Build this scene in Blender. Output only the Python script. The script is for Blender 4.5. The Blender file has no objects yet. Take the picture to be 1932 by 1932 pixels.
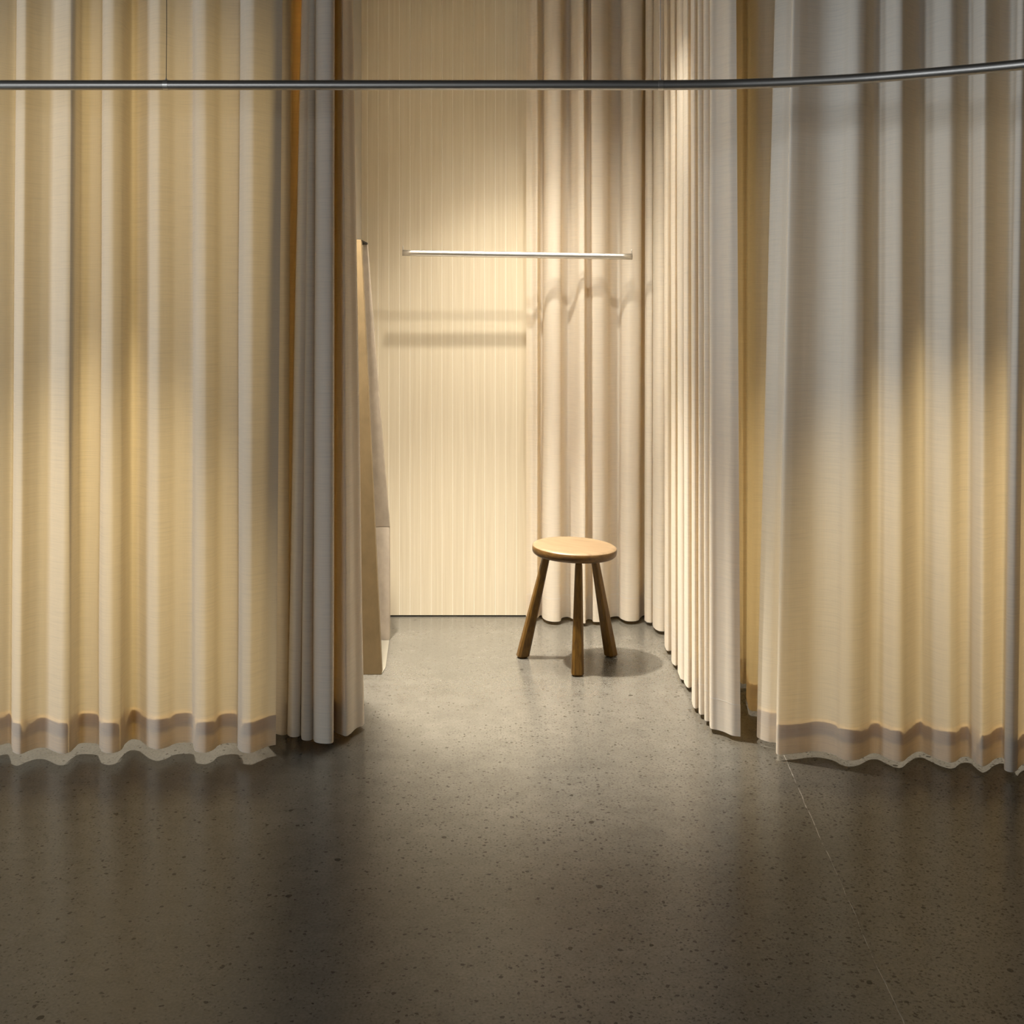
import bpy, bmesh, math, random
from mathutils import Vector, noise

# ------------------------------------------------------------------ camera, world, lights, exposure
F, CX, HY, CH = 2140.0, 966.0, 607.0, 1.30      # focal length / principal column / horizon row (px of 1932), lens height (m)
sc = bpy.context.scene
C = sc.collection
cd = bpy.data.cameras.new('camera'); cam = bpy.data.objects.new('camera', cd); C.objects.link(cam)
cam.location = (0, 0, CH); cam.rotation_euler = (math.radians(90), 0, 0)
cd.sensor_width = 36; cd.lens = F / 1932 * 36; cd.shift_y = -(966 - HY) / 1932; cd.clip_start = 0.05
sc.camera = cam

w = bpy.data.worlds.new('world'); sc.world = w; w.use_nodes = True
w.node_tree.nodes['Background'].inputs[0].default_value = (1.0, 0.93, 0.84, 1)
w.node_tree.nodes['Background'].inputs[1].default_value = 0.02
sc.view_settings.view_transform = 'Standard'; sc.view_settings.look = 'None'
sc.view_settings.gamma = 1.0; sc.view_settings.use_curve_mapping = False
sc.view_settings.exposure = 0.04


def aim(o, target):
    o.rotation_euler = (Vector(target) - o.location).to_track_quat('-Z', 'Y').to_euler()


def spot(name, loc, target, power, angle, blend, col, r=0.03):
    d = bpy.data.lights.new(name, 'SPOT'); o = bpy.data.objects.new(name, d); C.objects.link(o)
    o.location = loc; aim(o, target)
    d.energy = power; d.spot_size = math.radians(angle); d.spot_blend = blend
    d.color = col; d.shadow_soft_size = r
    return o


def area(name, loc, target, power, sx, sy, col):
    d = bpy.data.lights.new(name, 'AREA'); o = bpy.data.objects.new(name, d); C.objects.link(o)
    o.location = loc; aim(o, target)
    d.shape = 'RECTANGLE'; d.size = sx; d.size_y = sy; d.energy = power; d.color = col
    return o


WARM = (1.0, 0.91, 0.765)
COOL = (0.88, 0.94, 1.0)
spot('cubicle_spot_main', (-0.19, 4.10, 2.52), (0.17, 4.72, 0.3), 92, 80, 1.0, WARM, 0.022)
spot('cubicle_spot_side', (0.33, 3.75, 2.60), (0.18, 4.75, 0.7), 44, 88, 1.0, WARM, 0.025)
spot('cubicle_floor_spot', (-0.595, 4.00, 2.88), (-0.21, 3.97, 0.0), 1250, 55, 1.0, WARM, 0.035)
p = area('cubicle_bounce_fill', (0.0, 4.30, 2.93), (0.08, 4.30, 0.0), 11, 0.7, 0.7, WARM); p.data.spread = math.radians(60)  # unseen soft overhead fill, added to emulate bounce inside the cubicle
spot('left_cubicle_spot', (-1.25, 4.7, 2.70), (-1.25, 3.35, 0.2), 132, 106, 1.0, WARM, 0.03)
spot('left_hem_fill_spot', (-1.25, 4.4, 2.60), (-1.25, 3.32, -0.45), 470, 36, 1.0, WARM, 0.03)  # unseen extra spot, added to brighten the left curtain's lower folds
spot('right_cubicle_spot', (1.65, 4.4, 2.60), (1.45, 3.4, 0.0), 38, 92, 1.0, WARM, 0.025)
spot('right_hem_fill_spot', (1.45, 4.4, 2.60), (1.25, 3.28, -0.48), 500, 39, 1.0, WARM, 0.025)  # unseen second spot, added to lift the right curtain's foot and floor strip
area('gallery_side_wash', (-3.6, 1.7, 1.25), (0.0, 3.5, 1.4), 37, 0.8, 1.2, COOL)
area('gallery_wash', (-2.6, -2.8, 1.4), (0.4, 3.4, 1.3), 46, 1.2, 1.2, COOL)
spot('right_ridge_fill_spot', (-2.5, 0.6, 2.05), (1.80, 3.4, 1.45), 255, 32, 1.0, COOL, 0.30)  # unseen fill spot, added to brighten the right curtain's ridges

# ------------------------------------------------------------------ materials


def newmat(name):
    m = bpy.data.materials.new(name); m.use_nodes = True
    nt = m.node_tree; nt.nodes.clear()
    out = nt.nodes.new('ShaderNodeOutputMaterial')
    return m, nt, out


def N(nt, t, **kw):
    n = nt.nodes.new(t)
    for k, v in kw.items():
        if k.startswith('i_'):
            n.inputs[k[2:].replace('_', ' ')].default_value = v
        elif k.startswith('n_'):
            n.inputs[int(k[2:])].default_value = v
        else:
            setattr(n, k, v)
    return n


def L(nt, a, b): nt.links.new(a, b)


def ramp(nt, src, stops):
    r = N(nt, 'ShaderNodeValToRGB')
    e = r.color_ramp.elements
    e[0].position, e[0].color = stops[0][0], stops[0][1]
    e[1].position, e[1].color = stops[-1][0], stops[-1][1]
    for p, c in stops[1:-1]:
        x = e.new(p); x.color = c
    L(nt, src, r.inputs[0])
    return r


def g(v): return (v, v, v, 1)


def mapped(nt, scale, coord='Object'):
    tc = N(nt, 'ShaderNodeTexCoord'); mp = N(nt, 'ShaderNodeMapping')
    mp.inputs['Scale'].default_value = scale
    L(nt, tc.outputs[coord], mp.inputs['Vector'])
    return mp.outputs['Vector']


def mixc(nt, fac, a, b, mode='MIX'):
    m = N(nt, 'ShaderNodeMix', data_type='RGBA', blend_type=mode)
    for sock, v in ((m.inputs[0], fac), (m.inputs[6], a), (m.inputs[7], b)):
        if hasattr(v, 'links'): L(nt, v, sock)
        else: sock.default_value = v
    return m.outputs[2]


def linen(name, base, through, fac):
    m, nt, out = newmat(name)
    slub = N(nt, 'ShaderNodeTexNoise', i_Scale=1.0, i_Detail=3.0, i_Roughness=0.6); L(nt, mapped(nt, (9, 420, 1), 'UV'), slub.inputs['Vector'])
    warp = N(nt, 'ShaderNodeTexNoise', i_Scale=1.0, i_Detail=2.0); L(nt, mapped(nt, (500, 14, 1), 'UV'), warp.inputs['Vector'])
    s1 = ramp(nt, slub.outputs['Fac'], [(0.25, g(0.80)), (0.55, g(1.0)), (0.8, g(1.0))])
    s2 = ramp(nt, warp.outputs['Fac'], [(0.3, g(0.95)), (0.7, g(1.0))])
    weave = mixc(nt, 1.0, s1.outputs[0], s2.outputs[0], 'MULTIPLY')
    cb = mixc(nt, 0.35, base, mixc(nt, 1.0, base, weave, 'MULTIPLY'))
    ct = mixc(nt, 1.0, through, weave, 'MULTIPLY')
    bump = N(nt, 'ShaderNodeBump', i_Strength=0.10, i_Distance=0.002); L(nt, slub.outputs['Fac'], bump.inputs['Height'])
    d = N(nt, 'ShaderNodeBsdfDiffuse'); L(nt, cb, d.inputs['Color']); L(nt, bump.outputs[0], d.inputs['Normal'])
    t = N(nt, 'ShaderNodeBsdfTranslucent'); L(nt, ct, t.inputs['Color'])
    mx = N(nt, 'ShaderNodeMixShader'); mx.inputs[0].default_value = fac
    L(nt, d.outputs[0], mx.inputs[1]); L(nt, t.outputs[0], mx.inputs[2]); L(nt, mx.outputs[0], out.inputs[0])
    return m


def simple(name, col, rough=0.6, metal=0.0, spec=0.5, nscale=None, namt=0.15, bump=0.0):
    m, nt, out = newmat(name)
    b = N(nt, 'ShaderNodeBsdfPrincipled', i_Roughness=rough, i_Metallic=metal)
    b.inputs['Specular IOR Level'].default_value = spec
    if nscale:
        n = N(nt, 'ShaderNodeTexNoise', i_Scale=1.0, i_Detail=6.0, i_Roughness=0.6); L(nt, mapped(nt, nscale), n.inputs['Vector'])
        r = ramp(nt, n.outputs['Fac'], [(0.3, g(1 - namt)), (0.7, g(1.0))])
        L(nt, mixc(nt, 1.0, col, r.outputs[0], 'MULTIPLY'), b.inputs['Base Color'])
        if bump:
            bp = N(nt, 'ShaderNodeBump', i_Strength=bump, i_Distance=0.003)
            L(nt, n.outputs['Fac'], bp.inputs['Height']); L(nt, bp.outputs[0], b.inputs['Normal'])
    else:
        b.inputs['Base Color'].default_value = col
    L(nt, b.outputs[0], out.inputs[0])
    return m


def wood(name, dark, light, scale, rough, spec=0.4, bump=0.1):
    m, nt, out = newmat(name)
    v = mapped(nt, scale)
    n = N(nt, 'ShaderNodeTexNoise', i_Scale=1.0, i_Detail=7.0, i_Roughness=0.62, i_Distortion=0.6); L(nt, v, n.inputs['Vector'])
    r = ramp(nt, n.outputs['Fac'], [(0.3, dark), (0.68, light)])
    b = N(nt, 'ShaderNodeBsdfPrincipled', i_Roughness=rough); b.inputs['Specular IOR Level'].default_value = spec
    L(nt, r.outputs[0], b.inputs['Base Color'])
    bp = N(nt, 'ShaderNodeBump', i_Strength=bump, i_Distance=0.002); L(nt, n.outputs['Fac'], bp.inputs['Height']); L(nt, bp.outputs[0], b.inputs['Normal'])
    L(nt, b.outputs[0], out.inputs[0])
    return m


def concrete():
    m, nt, out = newmat('polished_concrete')
    tc = N(nt, 'ShaderNodeTexCoord'); P = tc.outputs['Object']
    big = N(nt, 'ShaderNodeTexNoise', i_Scale=1.3, i_Detail=5.0, i_Roughness=0.6); L(nt, P, big.inputs['Vector'])
    mid = N(nt, 'ShaderNodeTexNoise', i_Scale=14.0, i_Detail=6.0, i_Roughness=0.65); L(nt, P, mid.inputs['Vector'])
    fine = N(nt, 'ShaderNodeTexNoise', i_Scale=160.0, i_Detail=3.0); L(nt, P, fine.inputs['Vector'])
    c0 = ramp(nt, big.outputs['Fac'], [(0.3, (0.092, 0.087, 0.075, 1)), (0.7, (0.130, 0.122, 0.105, 1))])
    c1 = ramp(nt, mid.outputs['Fac'], [(0.3, g(0.84)), (0.7, g(1.06))])
    c2 = ramp(nt, fine.outputs['Fac'], [(0.35, g(0.86)), (0.65, g(1.05))])
    col = mixc(nt, 1.0, mixc(nt, 1.0, c0.outputs[0], c1.outputs[0], 'MULTIPLY'), c2.outputs[0], 'MULTIPLY')
    # where the aggregate is ground open: everywhere a little, more to the right of the room
    sep = N(nt, 'ShaderNodeSeparateXYZ'); L(nt, P, sep.inputs[0])
    dens = N(nt, 'ShaderNodeTexNoise', i_Scale=2.2, i_Detail=3.0); L(nt, P, dens.inputs['Vector'])
    mr = N(nt, 'ShaderNodeMapRange'); L(nt, sep.outputs['X'], mr.inputs[0])
    mr.inputs[1].default_value, mr.inputs[2].default_value, mr.inputs[3].default_value, mr.inputs[4].default_value = -0.4, 1.0, -0.18, 0.42
    dm = N(nt, 'ShaderNodeMath', operation='ADD'); L(nt, dens.outputs['Fac'], dm.inputs[0]); L(nt, mr.outputs[0], dm.inputs[1])
    tot = None
    for sc_, hi, lo, dk, den in ((120.0, 0.38, 0.23, 0.18, 1.1), (62.0, 0.30, 0.16, 0.12, 0.62), (24.0, 0.20, 0.09, 0.06, 0.14)):
        wob = N(nt, 'ShaderNodeTexNoise', i_Scale=sc_ * 1.7, i_Detail=2.0); L(nt, P, wob.inputs['Vector'])
        vo = N(nt, 'ShaderNodeTexVoronoi', i_Scale=sc_, i_Randomness=1.0); L(nt, mixc(nt, 0.012, P, wob.outputs['Color'], 'ADD'), vo.inputs['Vector'])
        sel = N(nt, 'ShaderNodeSeparateColor'); L(nt, vo.outputs['Color'], sel.inputs[0])
        lim = N(nt, 'ShaderNodeMath', operation='MULTIPLY'); L(nt, dm.outputs[0], lim.inputs[0]); lim.inputs[1].default_value = den
        keep = N(nt, 'ShaderNodeMath', operation='LESS_THAN'); L(nt, sel.outputs[0], keep.inputs[0]); L(nt, lim.outputs[0], keep.inputs[1])
        sz = N(nt, 'ShaderNodeMapRange'); L(nt, sel.outputs[1], sz.inputs[0]); sz.inputs[3].default_value = lo; sz.inputs[4].default_value = hi
        near = N(nt, 'ShaderNodeMath', operation='LESS_THAN'); L(nt, vo.outputs['Distance'], near.inputs[0]); L(nt, sz.outputs[0], near.inputs[1])
        mk = N(nt, 'ShaderNodeMath', operation='MULTIPLY'); L(nt, keep.outputs[0], mk.inputs[0]); L(nt, near.outputs[0], mk.inputs[1])
        fc = N(nt, 'ShaderNodeMath', operation='MULTIPLY'); L(nt, mk.outputs[0], fc.inputs[0]); fc.inputs[1].default_value = 0.9
        if tot is None: tot = mk.outputs[0]
        else:
            mxm = N(nt, 'ShaderNodeMath', operation='MAXIMUM'); L(nt, tot, mxm.inputs[0]); L(nt, mk.outputs[0], mxm.inputs[1]); tot = mxm.outputs[0]
        col = mixc(nt, fc.outputs[0], col, (dk * 0.35, dk * 0.32, dk * 0.27, 1))
    # sawn joint
    jx = N(nt, 'ShaderNodeMath', operation='MULTIPLY_ADD'); L(nt, sep.outputs['Y'], jx.inputs[0]); jx.inputs[1].default_value = 0.0700; jx.inputs[2].default_value = 0.5670
    jw = N(nt, 'ShaderNodeTexNoise', i_Scale=5.0, i_Detail=4.0); L(nt, P, jw.inputs['Vector'])
    jo = N(nt, 'ShaderNodeMath', operation='MULTIPLY_ADD'); L(nt, jw.outputs['Fac'], jo.inputs[0]); jo.inputs[1].default_value = 0.02; L(nt, jx.outputs[0], jo.inputs[2])
    df = N(nt, 'ShaderNodeMath', operation='SUBTRACT'); L(nt, sep.outputs['X'], df.inputs[0]); L(nt, jo.outputs[0], df.inputs[1])
    ab = N(nt, 'ShaderNodeMath', operation='ABSOLUTE'); L(nt, df.outputs[0], ab.inputs[0])
    jn = N(nt, 'ShaderNodeMath', operation='LESS_THAN'); L(nt, ab.outputs[0], jn.inputs[0]); jn.inputs[1].default_value = 0.0011
    jr = ramp(nt, mid.outputs['Fac'], [(0.40, g(0.0)), (0.60, g(0.6))])
    jf = N(nt, 'ShaderNodeMath', operation='MULTIPLY'); L(nt, jn.outputs[0], jf.inputs[0]); L(nt, jr.outputs[0], jf.inputs[1])
    col = mixc(nt, jf.outputs[0], col, (0.5, 0.49, 0.46, 1))
    b = N(nt, 'ShaderNodeBsdfPrincipled'); b.inputs['Specular IOR Level'].default_value = 1.0
    b.inputs['IOR'].default_value = 1.5; b.inputs['Coat Weight'].default_value = 0.0; b.inputs['Coat Roughness'].default_value = 0.26; b.inputs['Coat IOR'].default_value = 1.7
    sp = N(nt, 'ShaderNodeMapRange'); L(nt, tot, sp.inputs[0]); sp.inputs[3].default_value = 0.66; sp.inputs[4].default_value = 0.25; L(nt, sp.outputs[0], b.inputs['Specular IOR Level'])
    L(nt, col, b.inputs['Base Color'])
    rr = ramp(nt, mid.outputs['Fac'], [(0.2, g(0.21)), (0.8, g(0.25))]); L(nt, rr.outputs[0], b.inputs['Roughness'])
    bp = N(nt, 'ShaderNodeBump', i_Strength=0.05, i_Distance=0.002); L(nt, fine.outputs['Fac'], bp.inputs['Height']); L(nt, bp.outputs[0], b.inputs['Normal'])
    L(nt, b.outputs[0], out.inputs[0])
    return m


M_CLOTH = linen('linen_curtain', (0.86, 0.81, 0.715, 1), (0.90, 0.69, 0.35, 1), 0.36)
M_STITCH = simple('hem_thread', (0.84, 0.79, 0.70, 1), 0.8, spec=0.1)
M_FLOOR = concrete()
M_PANEL = wood('pale_limed_timber', (0.66, 0.575, 0.43, 1), (0.74, 0.66, 0.515, 1), (90, 90, 1.6), 0.6, 0.25, 0.12)
M_GROOVE = simple('lit_groove_edge', (0.86, 0.80, 0.68, 1), 0.7, spec=0.2)  # paler tone paints the light caught along the groove edges
M_REFLECTION = simple('floor_reflection_tone', (0.19, 0.175, 0.14, 1), 0.5)  # pale tone paints the floor's reflection in the mirror
M_PLASTER = simple('white_plaster', (0.66, 0.62, 0.55, 1), 0.8, spec=0.2, nscale=(6, 6, 6), namt=0.06)
M_DARKWALL = simple('gallery_wall_paint', (0.30, 0.28, 0.26, 1), 0.8, spec=0.2, nscale=(3, 3, 3), namt=0.08)
M_CEIL = simple('ceiling_paint', (0.10, 0.095, 0.09, 1), 0.85, spec=0.15, nscale=(3, 3, 3), namt=0.1)
M_STEEL = simple('brushed_steel', (0.50, 0.475, 0.44, 1), 0.40, 1.0, nscale=(3, 300, 300), namt=0.12)
M_BRIGHT = simple('polished_steel', (0.72, 0.69, 0.64, 1), 0.38, 1.0, nscale=(4, 260, 260), namt=0.15)
M_WIRE = simple('dark_wire', (0.08, 0.07, 0.06, 1), 0.5, 0.6)
M_SEAT = wood('worn_oak_seat', (0.130, 0.087, 0.048, 1), (0.205, 0.142, 0.082, 1), (9, 60, 60), 0.42, 0.45)
M_RIM = wood('dark_oak_rim', (0.050, 0.024, 0.006, 1), (0.115, 0.060, 0.016, 1), (30, 30, 90), 0.40, 0.25)
M_LEG = wood('dark_oak_leg', (0.055, 0.025, 0.003, 1), (0.135, 0.068, 0.009, 1), (110, 110, 14), 0.42, 0.28)
M_BRONZE = simple('brown_hide_board', (0.275, 0.198, 0.104, 1), 0.6, spec=0.3, nscale=(14, 14, 10), namt=0.25, bump=0.1)
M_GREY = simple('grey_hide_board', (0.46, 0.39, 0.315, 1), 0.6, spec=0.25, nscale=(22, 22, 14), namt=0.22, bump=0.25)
M_GAP = simple('shadow_gap', (0.035, 0.028, 0.02, 1), 0.9, spec=0.1)

# ------------------------------------------------------------------ helpers


def obj(name, bm, mat, parent=None, smooth=False, mats=None):
    me = bpy.data.meshes.new(name); bm.normal_update(); bm.to_mesh(me); bm.free()
    for m in (mats or [mat]): me.materials.append(m)
    if smooth:
        for p in me.polygons: p.use_smooth = True
    o = bpy.data.objects.new(name, me); C.objects.link(o)
    if parent: o.parent = parent
    return o


def struct(name, bm, mat, mats=None):
    o = obj(name, bm, mat, mats=mats); o['kind'] = 'structure'; return o


def thing(name, label, cat, loc=(0, 0, 0), group=None):
    o = bpy.data.objects.new(name, None); C.objects.link(o); o.location = loc
    o['label'] = label; o['category'] = cat
    if group: o['group'] = group
    return o


def box(bm, x0, x1, y0, y1, z0, z1):
    vs = [bm.verts.new(p) for p in ((x0, y0, z0), (x1, y0, z0), (x1, y1, z0), (x0, y1, z0), (x0, y0, z1), (x1, y0, z1), (x1, y1, z1), (x0, y1, z1))]
    for f in ((3, 2, 1, 0), (4, 5, 6, 7), (0, 1, 5, 4), (1, 2, 6, 5), (2, 3, 7, 6), (3, 0, 4, 7)):
        bm.faces.new([vs[i] for i in f])
    return bm


def prism(bm, front, back):
    a = [bm.verts.new(p) for p in front]; b = [bm.verts.new(p) for p in back]; n = len(a)
    bm.faces.new(a); bm.faces.new(list(reversed(b)))
    for i in range(n):
        bm.faces.new((a[i], b[i], b[(i + 1) % n], a[(i + 1) % n]))
    bmesh.ops.recalc_face_normals(bm, faces=bm.faces)
    return bm


def tube(bm, pts, r, seg=20, cap=True):
    rings = []
    pts = [Vector(p) for p in pts]
    for i, p in enumerate(pts):
        t = (pts[min(i + 1, len(pts) - 1)] - pts[max(i - 1, 0)]).normalized()
        ref = Vector((0, 0, 1)) if abs(t.z) < 0.9 else Vector((1, 0, 0))
        u = t.cross(ref).normalized(); v = u.cross(t).normalized()
        rr = r[i] if isinstance(r, (list, tuple)) else r
        rings.append([bm.verts.new(p + (u * math.cos(2 * math.pi * k / seg) + v * math.sin(2 * math.pi * k / seg)) * rr) for k in range(seg)])
    for a, b in zip(rings, rings[1:]):
        for k in range(seg):
            bm.faces.new((a[k], a[(k + 1) % seg], b[(k + 1) % seg], b[k]))
    if cap:
        bm.faces.new(rings[0]); bm.faces.new(list(reversed(rings[-1])))
    bmesh.ops.recalc_face_normals(bm, faces=bm.faces)
    return bm


def ground(x, y, h=0.0):
    """world X, depth of the image point (x, y) lying at height h"""
    D = F * (CH - h) / (y - HY)
    return (x - CX) / F * D, D


def catmull(P, step):
    """centripetal Catmull-Rom through P (tuples), resampled about every `step` of plan length"""
    out = []
    P = [Vector(p) for p in P]
    P = [P[0] * 2 - P[1]] + P + [P[-1] * 2 - P[-2]]
    for i in range(1, len(P) - 2):
        p0, p1, p2, p3 = P[i - 1:i + 3]
        d = lambda a, b: max(1e-5, (a - b).length) ** 0.5
        t0 = 0; t1 = t0 + d(p0, p1); t2 = t1 + d(p1, p2); t3 = t2 + d(p2, p3)
        n = max(2, int(math.ceil((p2 - p1).length / step)))
        for k in range(n):
            t = t1 + (t2 - t1) * k / n
            A1 = p0 * ((t1 - t) / (t1 - t0)) + p1 * ((t - t0) / (t1 - t0))
            A2 = p1 * ((t2 - t) / (t2 - t1)) + p2 * ((t - t1) / (t2 - t1))
            A3 = p2 * ((t3 - t) / (t3 - t2)) + p3 * ((t - t2) / (t3 - t2))
            B1 = A1 * ((t2 - t) / (t2 - t0)) + A2 * ((t - t0) / (t2 - t0))
            B2 = A2 * ((t3 - t) / (t3 - t1)) + A3 * ((t - t1) / (t3 - t1))
            out.append(B1 * ((t2 - t) / (t2 - t1)) + B2 * ((t - t1) / (t2 - t1)))
    out.append(P[-2])
    return out


ZTOP = 2.95


def curtain(name, pts, h, label, group, seed=0, hem=0.098, inner=0.042, hem_sign=1, wr=0.0018, stitched=False):
    """pts: hem points (x, y, dx): where the fold stands on the floor and how far its head has drifted sideways"""
    ctrl = []
    for x, y, dx in pts:
        X, D = ground(x, y, h); ctrl.append((X, D, dx / F * D))
    path = catmull(ctrl, 0.005)
    cols = len(path)
    arc = [0.0]
    for a, b in zip(path, path[1:]): arc.append(arc[-1] + math.hypot(b.x - a.x, b.y - a.y))
    nrm = []
    for i in range(cols):
        a, b = path[max(i - 1, 0)], path[min(i + 1, cols - 1)]
        t = Vector((b.x - a.x, b.y - a.y, 0)); t = t.normalized() if t.length > 1e-7 else Vector((1, 0, 0))
        nrm.append(Vector((t.y, -t.x, 0)))                 # towards the viewer for a left-to-right path

    def surface(zs, off, extra=0.0):
        bm = bmesh.new(); uv = bm.loops.layers.uv.new('UVMap'); grid = []
        for z in zs:
            row = []
            for i, p in enumerate(path):
                z0 = CH + HY / F * p.y
                t = (z - h) / (z0 - h)
                # long soft wrinkles that die out towards the heading
                k = wr * (0.55 + 0.45 * (1 - min(1, max(0, t))))
                d = k * noise.noise(Vector((arc[i] * 14, z * 1.1, seed))) * 2.0 + 0.0005 * noise.noise(Vector((arc[i] * 70, z * 4.0, seed + 9)))
                # the free hem wanders a touch
                v = Vector((p.x + p.z * t, p.y, z)) + nrm[i] * (d + off)
                row.append(bm.verts.new(v))
            grid.append(row)
        for j in range(len(zs) - 1):
            for i in range(cols - 1):
                f = bm.faces.new((grid[j][i], grid[j][i + 1], grid[j + 1][i + 1], grid[j + 1][i])); f.smooth = True
                for lp, (a, b) in zip(f.loops, ((i, j), (i + 1, j), (i + 1, j + 1), (i, j + 1))):
                    lp[uv].uv = (arc[a], zs[b])
        return bm
    root = thing(name, label, 'curtain', (path[cols // 2].x, path[cols // 2].y, h), group)
    inv = Vector(root.location)

    def put(nm, bm, mat):
        bmesh.ops.translate(bm, verts=bm.verts, vec=-inv)
        return obj(nm, bm, mat, root)
    zs = [h, h + 0.05, h + hem] + [h + hem + (ZTOP - h - hem) * k / 22 for k in range(1, 23)]
    put('drape', surface(zs, 0.0), M_CLOTH)
    hm = put('hem', surface([h + 0.001, h + 0.05, h + hem], -0.0035 * hem_sign), M_CLOTH)
    tk = surface([h + hem - inner, h + hem - inner * .5, h + hem], -0.0060 * hem_sign)
    bmesh.ops.translate(tk, verts=tk.verts, vec=-inv); o = obj('hem_turning', tk, M_CLOTH, hm)
    if not stitched: return root
    st = surface([h + hem - 0.0008, h + hem + 0.0008], 0.0006 * hem_sign)
    bmesh.ops.translate(st, verts=st.verts, vec=-inv); obj('stitch_line', st, M_STITCH, hm)
    return root


# ------------------------------------------------------------------ the setting
YB = 5.0                                    # face of the boarded back wall
bm = bmesh.new(); box(bm, -4.2, 4.2, -4.0, 5.4, -0.1, 0.0); struct('floor', bm, M_FLOOR)
bm = bmesh.new(); box(bm, -4.2, 4.2, -4.0, 5.4, ZTOP, ZTOP + 0.1); struct('ceiling', bm, M_CEIL)
bm = bmesh.new(); box(bm, -4.2, -4.1, -4.0, 5.4, 0, ZTOP); struct('wall_left', bm, M_DARKWALL)
bm = bmesh.new(); box(bm, 4.1, 4.2, -4.0, 5.4, 0, ZTOP); struct('wall_right', bm, M_DARKWALL)
bm = bmesh.new(); box(bm, -4.1, 4.1, -4.1, -4.0, 0, ZTOP); struct('wall_front', bm, M_DARKWALL)

# back wall: tongue-and-groove boards, V-grooves cut into one sheet, standing off the floor by a shadow gap
PITCH = 20.05 / F * YB
x0 = (713.8 - CX) / F * YB - 80 * PITCH
prof = []
for k in range(165):
    x = x0 + k * PITCH
    if x < -4.1 or x > 4.1: continue
    prof += [(x - 0.0016, YB), (x, YB + 0.0012), (x + 0.0016, YB)]
bm = bmesh.new()
zb = CH - (1162 - HY) * YB / F + 0.003
lo = [bm.verts.new((a, b, zb)) for a, b in prof]; hi = [bm.verts.new((a, b, ZTOP)) for a, b in prof]
bk = [bm.verts.new((prof[0][0], YB + 0.02, zb)), bm.verts.new((prof[-1][0], YB + 0.02, zb))]
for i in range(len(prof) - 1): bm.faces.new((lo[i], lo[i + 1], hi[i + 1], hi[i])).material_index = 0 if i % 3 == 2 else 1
bm.faces.new(lo + [bk[1], bk[0]])
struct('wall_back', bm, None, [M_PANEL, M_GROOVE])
bm = bmesh.new(); box(bm, -4.1, 4.1, YB + 0.02, YB + 0.1, 0, ZTOP); struct('shadow_gap_backing', bm, M_GAP)  # near-black backing sheet; the gap's shade is put into its colour

XL = (682 - CX) / F * YB
bm = bmesh.new(); box(bm, XL - 0.06, XL, 3.86, YB - 0.001, 0.0, ZTOP); struct('wall_partition', bm, M_PLASTER)

# ------------------------------------------------------------------ curtains
A = [(-330, 1409, 6), (-300, 1402, 6), (-262, 1421, 8), (-235, 1412, 8), (-205, 1421, 8), (-180, 1402, 8), (-150, 1404, 8), (-142, 1418, 8), (-118, 1421, 8),
     (-92, 1402, 8), (-66, 1403, 8), (-58, 1418, 8), (-40, 1422, 8), (-20, 1411, 9), (0, 1406, 10), (17, 1402, 11), (21, 1410, 11), (26, 1420, 11), (38, 1423, 11), (56, 1416, 10), (72, 1411, 10), (86, 1411, 10),
     (101, 1417, 12), (117, 1422, 13), (130, 1420, 12), (140, 1412, 8), (150, 1403, 6), (166, 1402, 6), (184, 1404, 6), (188, 1411, 6), (194, 1419, 5),
     (210, 1421, 4), (226, 1416, 3), (238, 1403, 2), (249, 1395, 0), (262, 1396, -3), (273, 1404, 1), (285, 1411, 2), (298, 1414, 2), (315, 1410, 1), (331, 1403, 0),
     (350, 1401, 0), (363, 1402, 0), (365, 1410, 0), (371, 1418, 0), (388, 1420, 0), (402, 1415, 0), (413, 1406, 2), (427, 1403, 4), (445, 1403, 5), (449, 1411, 5),
     (458, 1419, 6), (473, 1421, 6), (490, 1415, 8), (506, 1408, 11), (520, 1405, 13)]
curtain('left_curtain', A, 0.030, 'wide cream linen curtain at the far left, glowing yellow from behind, regular deep folds', 'linen cubicle curtains', 1)

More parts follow.
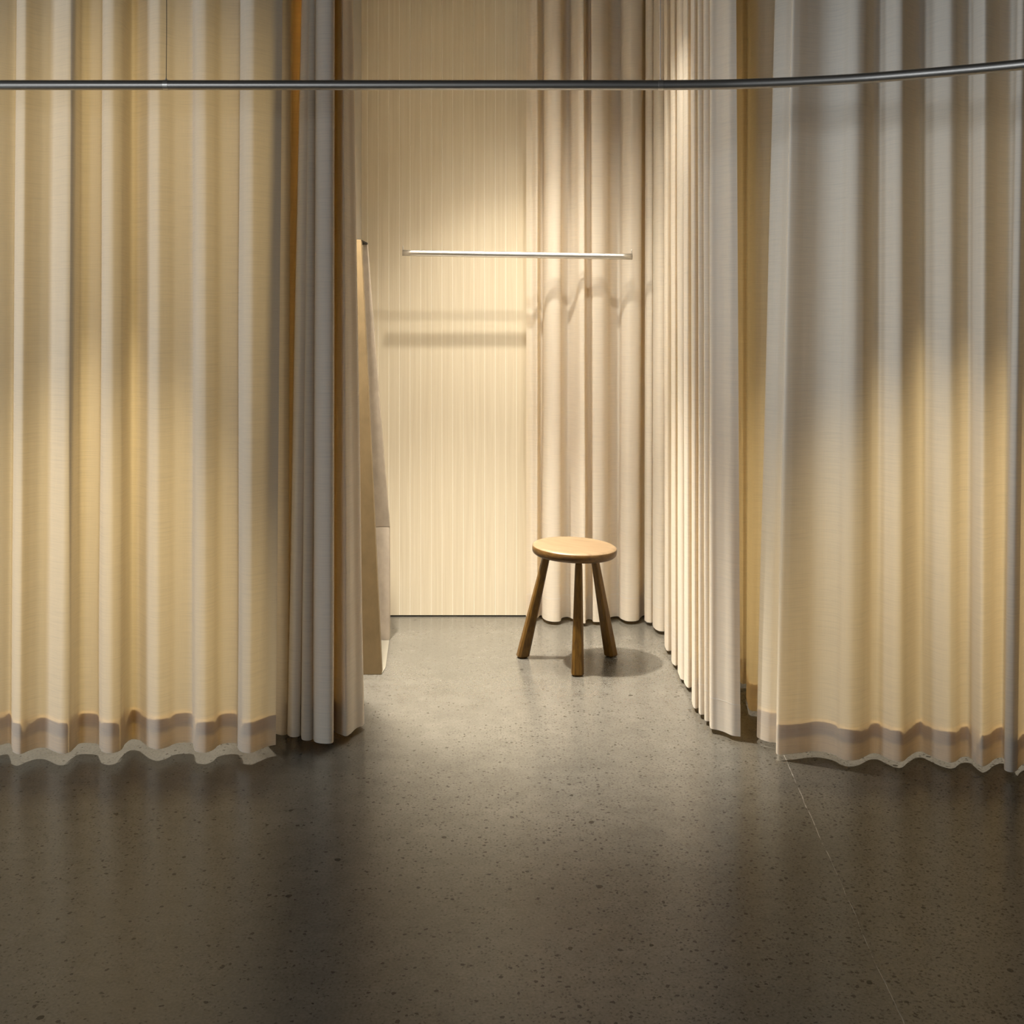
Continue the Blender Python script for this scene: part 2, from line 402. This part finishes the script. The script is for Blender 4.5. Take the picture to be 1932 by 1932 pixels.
G = [(496, 1384, 9), (509, 1381, 9), (522, 1385, 9), (533, 1387, 7), (542, 1385, 5), (541, 1371, 8), (534, 1345, 20), (538, 1345, 30), (541, 1372, 29), (543, 1387, 27),
     (553, 1391, 26), (565, 1389, 26), (566, 1378, 24), (563, 1366, 22), (567, 1384, 16), (572, 1396, 12), (582, 1397, 10), (590, 1394, 8), (590, 1378, 6), (587, 1368, 4), (590, 1390, 4), (595, 1400, 3), (610, 1403, 2), (626, 1402, 2),
     (628, 1388, 3), (622, 1360, 4), (606, 1340, 5), (598, 1336, 6), (606, 1345, 6), (622, 1366, 5), (629, 1376, 5), (634, 1383, 3), (643, 1386, 0), (653, 1389, -6), (662, 1384, -12), (672, 1374, -16), (686, 1367, -22),
     (685, 1358, -20), (668, 1350, -16), (640, 1346, -8), (628, 1343, -6), (640, 1341, -8), (665, 1338, -14), (682, 1336, -20), (684, 1330, -20), (668, 1326, -16), (640, 1324, -8), (626, 1320, -4), (640, 1316, -8), (662, 1314, -12), (680, 1312, -18), (681, 1305, -18),
     (662, 1318, -10), (644, 1326, -4), (630, 1316, 2), (616, 1327, 6), (602, 1316, 10), (588, 1327, 14), (574, 1316, 18), (560, 1327, 22), (546, 1316, 26), (532, 1327, 26), (518, 1316, 26), (504, 1327, 26), (490, 1316, 26), (476, 1327, 26), (462, 1316, 26), (448, 1327, 26), (440, 1316, 26), (446, 1302, 26), (461, 1312, 24), (476, 1302, 22), (491, 1312, 20), (506, 1302, 18), (521, 1312, 16), (536, 1302, 14), (551, 1312, 12), (566, 1302, 10), (581, 1312, 8), (596, 1302, 6), (611, 1312, 4), (626, 1302, 2)]  # hidden side pleats and rear zigzag rows, added to block light from behind
curtain('gathered_curtain', G, 0.022, 'grey-beige linen curtain pushed into a tight bundle at the left side of the opening', 'linen cubicle curtains', 2, wr=0.0012)

Bk = [(993, 1164, 0), (1003, 1163, 0), (1013, 1166, 0), (1018, 1162, 2), (1021, 1161, 4), (1024, 1166, 4), (1032, 1171, 4), (1045, 1173, 3), (1056, 1172, 2), (1061, 1166, 0), (1070, 1164, 0), (1082, 1168, 0), (1095, 1175, -2), (1104, 1176, -3), (1105, 1171, -3), (1110, 1168, -3),
      (1116, 1169, -3), (1120, 1173, -4), (1136, 1173, -2), (1146, 1170, -1), (1154, 1164, 0), (1166, 1163, 3), (1172, 1168, 6), (1184, 1172, 8), (1202, 1171, 8), (1209, 1165, 6), (1215, 1161, 4), (1224, 1161, 0), (1235, 1164, 0)]
curtain('back_curtain', Bk, 0.015, 'bright cream curtain hanging flat against the back wall behind the stool', 'linen cubicle curtains', 3, stitched=True)

Cc = [(1216, 1170, 2), (1221, 1174, 2), (1229, 1175, 2), (1234, 1171, 2), (1231, 1179, 2), (1238, 1188, 1), (1245, 1191, 0), (1254, 1191, 0), (1258, 1186, 0), (1254, 1205, 0), (1255, 1222, -1), (1260, 1228, -2), (1267, 1227, -2), (1271, 1222, -2), (1267, 1238, -2), (1269, 1252, -2), (1275, 1256, -2), (1281, 1253, -2),
      (1285, 1249, -2), (1279, 1262, -2), (1281, 1275, -2), (1286, 1282, -2), (1291, 1283, -2), (1296, 1276, -2), (1291, 1285, -2), (1293, 1293, -2), (1299, 1298, -2), (1305, 1296, -2), (1312, 1292, -2), (1306, 1312, -2), (1307, 1331, -2), (1312, 1337, -2), (1319, 1335, -2), (1325, 1331, -3), (1319, 1341, -3), (1322, 1348, -3), (1329, 1348, -3),
      (1335, 1344, -3), (1329, 1354, -2), (1331, 1360, -1), (1338, 1361, 0), (1346, 1357, 0), (1339, 1367, 0), (1342, 1375, 0), (1352, 1377, -1), (1366, 1381, -3), (1382, 1388, -6), (1397, 1390, -8)]
curtain('side_curtain', Cc, 0.015, 'narrow-pleated linen curtain curving back along the right side of the opening', 'linen cubicle curtains', 4, wr=0.0012, stitched=True)

B = [(1372, 1266, 0), (1384, 1276, 0), (1396, 1287, 0), (1402, 1291, 0), (1408, 1290, 2), (1410, 1300, 3), (1409, 1318, 5), (1411, 1334, 8), (1418, 1341, 14), (1427, 1342, 18), (1436, 1346, 24), (1440, 1362, 30), (1434, 1380, 33), (1428, 1390, 34), (1437, 1396, 34), (1450, 1400, 33), (1466, 1402, 30),
     (1469, 1409, 29), (1464, 1418, 29), (1467, 1424, 29), (1480, 1424, 27), (1503, 1421, 25), (1530, 1418, 22), (1552, 1419, 20), (1573, 1424, 18), (1587, 1432, 17), (1602, 1435, 16), (1621, 1433, 12), (1633, 1427, 9), (1644, 1422, 6), (1655, 1422, 5), (1670, 1429, 4), (1688, 1436, 3), (1700, 1437, 2),
     (1715, 1428, 1), (1729, 1419, 0), (1738, 1418, 0), (1750, 1423, 1), (1772, 1434, 2), (1791, 1439, 2), (1802, 1437, 2), (1814, 1429, 2), (1826, 1428, 2), (1840, 1439, 4), (1852, 1446, 6), (1865, 1442, 8), (1877, 1432, 12), (1890, 1429, 16), (1897, 1436, 22), (1894, 1446, 24), (1897, 1454, 24),
     (1907, 1457, 22), (1917, 1455, 20), (1927, 1443, 18), (1940, 1440, 16), (1960, 1450, 12), (1982, 1460, 10), (2005, 1458, 10), (2024, 1446, 8), (2046, 1446, 6), (2066, 1460, 4), (2090, 1466, 2), (2112, 1458, 0), (2134, 1448, 0), (2160, 1462, 0), (2190, 1470, 0), (2220, 1456, 0), (2260, 1470, 0), (2300, 1474, 0)]
curtain('right_curtain', B, 0.016, 'wide grey-beige linen curtain at the far right with loose uneven folds', 'linen cubicle curtains', 5)

# ------------------------------------------------------------------ front rail on wires
DR = 3.0
ZR = CH + (HY - 160.6) / F * DR
pts = [(-4.05 + k * 0.2, DR, ZR) for k in range(int(4.3 / 0.2) + 1)]
for x, y in ((1246, 160.6), (1320, 160.0), (1389, 158.8), (1503, 154.6), (1617, 148.5), (1693, 143.0), (1791, 134.8), (1860, 128.6), (1932, 121.5), (2040, 110.0), (2160, 96.0), (2300, 78.0)):
    D = DR * (HY - 160.6) / (HY - y); pts.append(((x - CX) / F * D, D, ZR))
pts = catmull(pts, 0.02)
RR = 0.0132
rail = thing('hanging_rail', 'long grey steel rail crossing the front, bending forward at the right', 'clothes rail', (0, DR, ZR))
off = Vector((0, -DR, -ZR))
obj('rail_tube', tube(bmesh.new(), [p + off for p in pts], RR, 28), M_STEEL, rail, True)
for xp in (313.5, 1246.0):
    X = (xp - CX) / F * DR
    o = obj('collar', tube(bmesh.new(), [(X - 0.0065, 0, 0), (X - 0.0065, 0, 0), (X - 0.0015, 0, 0), (X + 0.0015, 0, 0), (X + 0.0065, 0, 0)], [RR * .5, RR * 1.06, RR * 1.06, RR * 1.06, RR * 1.06], 28), M_BRIGHT, rail)
    wp = []
    for k in range(30):
        t = k / 29
        wp.append((X + (0.0012 * math.sin(9 * t) if xp < 500 else 0), 0, RR * .5 + (ZTOP - ZR - RR * .5) * t))
    obj('suspension_wire', tube(bmesh.new(), wp, 0.0009, 8), M_WIRE if xp < 500 else M_STEEL, rail, True)
    box_b = bmesh.new(); tube(box_b, [(X, 0, RR * 0.9), (X, 0, RR * 1.35)], 0.0022, 10); obj('wire_clamp', box_b, M_BRIGHT, rail)

# ------------------------------------------------------------------ short rod inside the cubicle
DB = 4.745
pz = F / DB
xl, xr = (759.5 - CX) / pz, (1193.5 - CX) / pz
zl, zr = CH + (HY - 477.2) / pz, CH + (HY - 484.0) / pz
rod = thing('hanging_rod', 'short bright steel rod hanging in front of the boarded back wall', 'clothes rail', (xl, DB, zl))
dz = zr - zl
obj('rod_tube', tube(bmesh.new(), [((xr - xl) * k / 24, 0.012 * k / 24, dz * k / 24) for k in range(25)], 0.0128, 28), M_BRIGHT, rod, True)
for sx, sz in ((0.002, 0.0), (xr - xl - 0.002, dz)):
    yy = 0.012 if sx > 0.1 else 0
    obj('end_pin', tube(bmesh.new(), [(sx, yy, sz + 0.008), (sx, yy, sz + 0.026), (sx, yy, sz + 0.030)], [0.0022, 0.0022, 0.0012], 10), M_BRIGHT, rod, True)
    obj('suspension_wire', tube(bmesh.new(), [(sx, yy, sz + 0.028), (sx, yy, ZTOP - zl)], 0.0003, 6), M_BRIGHT, rod)

# ------------------------------------------------------------------ leaning mirror stand at the left of the cubicle
X1, D1 = ground(720, 1273)
X0 = X1 - 0.075
Xt = (681 - CX) / F * D1; Zt = CH + (HY - 452) / F * D1
mir = thing('leaning_mirror', 'tall brown-edged mirror seen edge-on, leaning left beside the gathered curtain', 'mirror', ((X0 + X1) / 2, D1, 0))
mo = Vector(mir.location)


def loc(ps): return [Vector(p) - mo for p in ps]


fr = [(X0, D1, 0.0), (X1, D1, 0.0), (Xt, D1, Zt), (Xt - 0.075, D1, Zt)]
bm = prism(bmesh.new(), loc(fr), loc([(x, y + 0.035, z) for x, y, z in fr]))
bmesh.ops.bevel(bm, geom=bm.edges[:], offset=0.0015, segments=2, affect='EDGES')
o = obj('front_edge_board', bm, M_BRONZE, mir); o['label'] = 'brown tapering edge board'
Xg, Dg = ground(735, 1208)


def at(x, y, D): return ((x - CX) / F * D, D, CH + (HY - y) / F * D)


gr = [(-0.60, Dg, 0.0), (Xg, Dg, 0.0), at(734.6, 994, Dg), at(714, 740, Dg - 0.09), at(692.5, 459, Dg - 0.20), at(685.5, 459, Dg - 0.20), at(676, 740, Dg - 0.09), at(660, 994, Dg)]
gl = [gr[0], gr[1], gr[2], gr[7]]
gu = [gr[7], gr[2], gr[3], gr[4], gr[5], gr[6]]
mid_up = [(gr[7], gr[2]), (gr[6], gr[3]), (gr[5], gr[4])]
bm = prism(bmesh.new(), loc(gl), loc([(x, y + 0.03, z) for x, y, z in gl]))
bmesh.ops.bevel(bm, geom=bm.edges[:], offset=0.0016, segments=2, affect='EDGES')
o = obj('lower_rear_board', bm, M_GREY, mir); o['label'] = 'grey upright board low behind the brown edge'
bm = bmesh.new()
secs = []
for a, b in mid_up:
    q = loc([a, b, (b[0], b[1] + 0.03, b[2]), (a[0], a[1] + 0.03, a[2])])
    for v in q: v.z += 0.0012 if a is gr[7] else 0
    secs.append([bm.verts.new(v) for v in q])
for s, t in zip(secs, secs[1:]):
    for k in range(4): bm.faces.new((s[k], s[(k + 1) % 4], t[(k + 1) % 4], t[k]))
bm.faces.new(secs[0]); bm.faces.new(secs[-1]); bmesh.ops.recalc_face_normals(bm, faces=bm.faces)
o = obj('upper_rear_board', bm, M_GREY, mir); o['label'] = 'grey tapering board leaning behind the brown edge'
tp = at(692.5, 457.5, Dg - 0.20)
bm = prism(bmesh.new(), loc([(Xt - 0.02, D1 + 0.01, Zt), (Xt + 0.001, D1 + 0.01, Zt), (Xt + 0.001, D1 + 0.01, Zt - 0.004), (Xt - 0.02, D1 + 0.01, Zt - 0.004)]),
           loc([(tp[0] - 0.02, tp[1] + 0.02, tp[2]), (tp[0], tp[1] + 0.02, tp[2]), (tp[0], tp[1] + 0.02, tp[2] - 0.008), (tp[0] - 0.02, tp[1] + 0.02, tp[2] - 0.008)]))
obj('top_strap', bm, M_GAP, mir)
p1 = ground(721, 1271); p2 = ground(727, 1262); p3 = ground(734.5, 1209); p4 = (X0 + .02, Dg - 0.01)
ply = [(p4[0], D1 + 0.04, 0.0005), (X1, D1 + 0.006, 0.0005), (p2[0], p2[1], 0.0005), (p3[0], p3[1] - .004, 0.0005), (p4[0], p4[1], 0.0005)]
bm = prism(bmesh.new(), loc(ply), loc([(x, y, 0.004) for x, y, z in ply]))
o = obj('floor_reflection_patch', bm, M_REFLECTION, mir); o['label'] = 'thin pale patch on the floor standing for its reflection in the mirror'  # added patch, stands for the floor mirrored beside the brown edge

# ------------------------------------------------------------------ stool
SX, SY = (1084 - CX) / F * 4.285, 4.285
stool = thing('three_legged_stool', 'dark-stained wooden stool with a round worn seat on three splayed legs', 'stool', (SX, SY, 0))
TH, SR = 0.037, 0.1585
ZS = 0.4575
tilt = math.radians(2.6)
prf = [(0.0, -0.0035), (0.04, -0.0032), (0.08, -0.0022), (0.115, -0.0008), (0.138, 0.0), (0.146, 0.0), (0.1515, -0.0015), (0.1565, -0.0045), (SR, -0.0062)]
rim = [(SR, -0.0062), (SR + 0.0008, -0.018), (SR, -0.027), (SR - 0.003, -0.0325), (SR - 0.008, -0.0365), (SR - 0.02, -TH), (0.0, -TH)]


def lathe(bm, pf, seg=72):
    rings = []
    for r, z in pf:
        if r < 1e-6:
            rings.append([bm.verts.new((0, 0, z))])
        else:
            rings.append([bm.verts.new((r * (1 + 0.006 * math.sin(2 * a + 0.6) + 0.003 * math.sin(3 * a)) * math.cos(a), r * (1 + 0.004 * math.sin(3 * a + 1)) * math.sin(a), z)) for a in (2 * math.pi * k / seg for k in range(seg))])
    for a, b in zip(rings, rings[1:]):
        if len(a) == 1:
            for k in range(seg): bm.faces.new((a[0], b[k], b[(k + 1) % seg]))
        elif len(b) == 1:
            for k in range(seg): bm.faces.new((a[k], b[0], a[(k + 1) % seg]))
        else:
            for k in range(seg): bm.faces.new((a[k], b[k], b[(k + 1) % seg], a[(k + 1) % seg]))
    bmesh.ops.recalc_face_normals(bm, faces=bm.faces)
    return bm


from mathutils import Matrix
RT = Matrix.Translation((0, 0, ZS)) @ Matrix.Rotation(tilt, 4, 'Y') @ Matrix.Rotation(math.radians(1.0), 4, 'X') @ Matrix.Rotation(math.radians(-25), 4, 'Z')
bm = lathe(bmesh.new(), prf[:-1] + rim)
for f in bm.faces:
    c = f.calc_center_median()
    f.material_index = 1 if c.z < -0.0056 else 0
    f.smooth = True
seat = obj('seat', bm, None, stool, mats=[M_SEAT, M_RIM]); seat.matrix_local = RT

feet = [ground(985.5, 1240), ground(1089.5, 1274), ground(1153, 1238)]
tops = [(0.137, 4.325), (0.247, 4.195), (0.312, 4.345)]
for (fx, fy), (tx, ty), rot in zip(feet, tops, (0.25, 0.02, 0.80)):
    b = Vector((fx - SX, fy - SY, 0.0)); seatz = ZS - TH + 0.006 - math.tan(tilt) * (tx - SX)
    t = Vector((tx - SX, ty - SY, seatz))
    ax = (t - b); bm = bmesh.new(); rings = []
    for s, r in ((0.0, 0.0185), (0.018, 0.0265), (0.03, 0.0265), (0.5, 0.0210), (0.9, 0.0162), (0.945, 0.0150), (0.965, 0.0120), (1.0, 0.0115)):
        c = b + ax * s
        ring = []
        for k in range(8):
            a = math.pi / 2 * (k // 2) + math.radians(31 if k % 2 else -31) + rot
            v = Vector((c.x + r * math.cos(a), c.y + r * math.sin(a), c.z))
            if s == 0.0: v.z = 0.0005
            ring.append(bm.verts.new(v))
        rings.append(ring)
    for p, q in zip(rings, rings[1:]):
        for k in range(8): bm.faces.new((p[k], p[(k + 1) % 8], q[(k + 1) % 8], q[k]))
    bm.faces.new(rings[0]); bm.faces.new(rings[-1]); bmesh.ops.recalc_face_normals(bm, faces=bm.faces)
    bmesh.ops.bevel(bm, geom=[e for e in bm.edges if abs((e.verts[0].co - e.verts[1].co).z) > 0.05], offset=0.0012, segments=1, affect='EDGES')
    obj('leg', bm, M_LEG, stool)
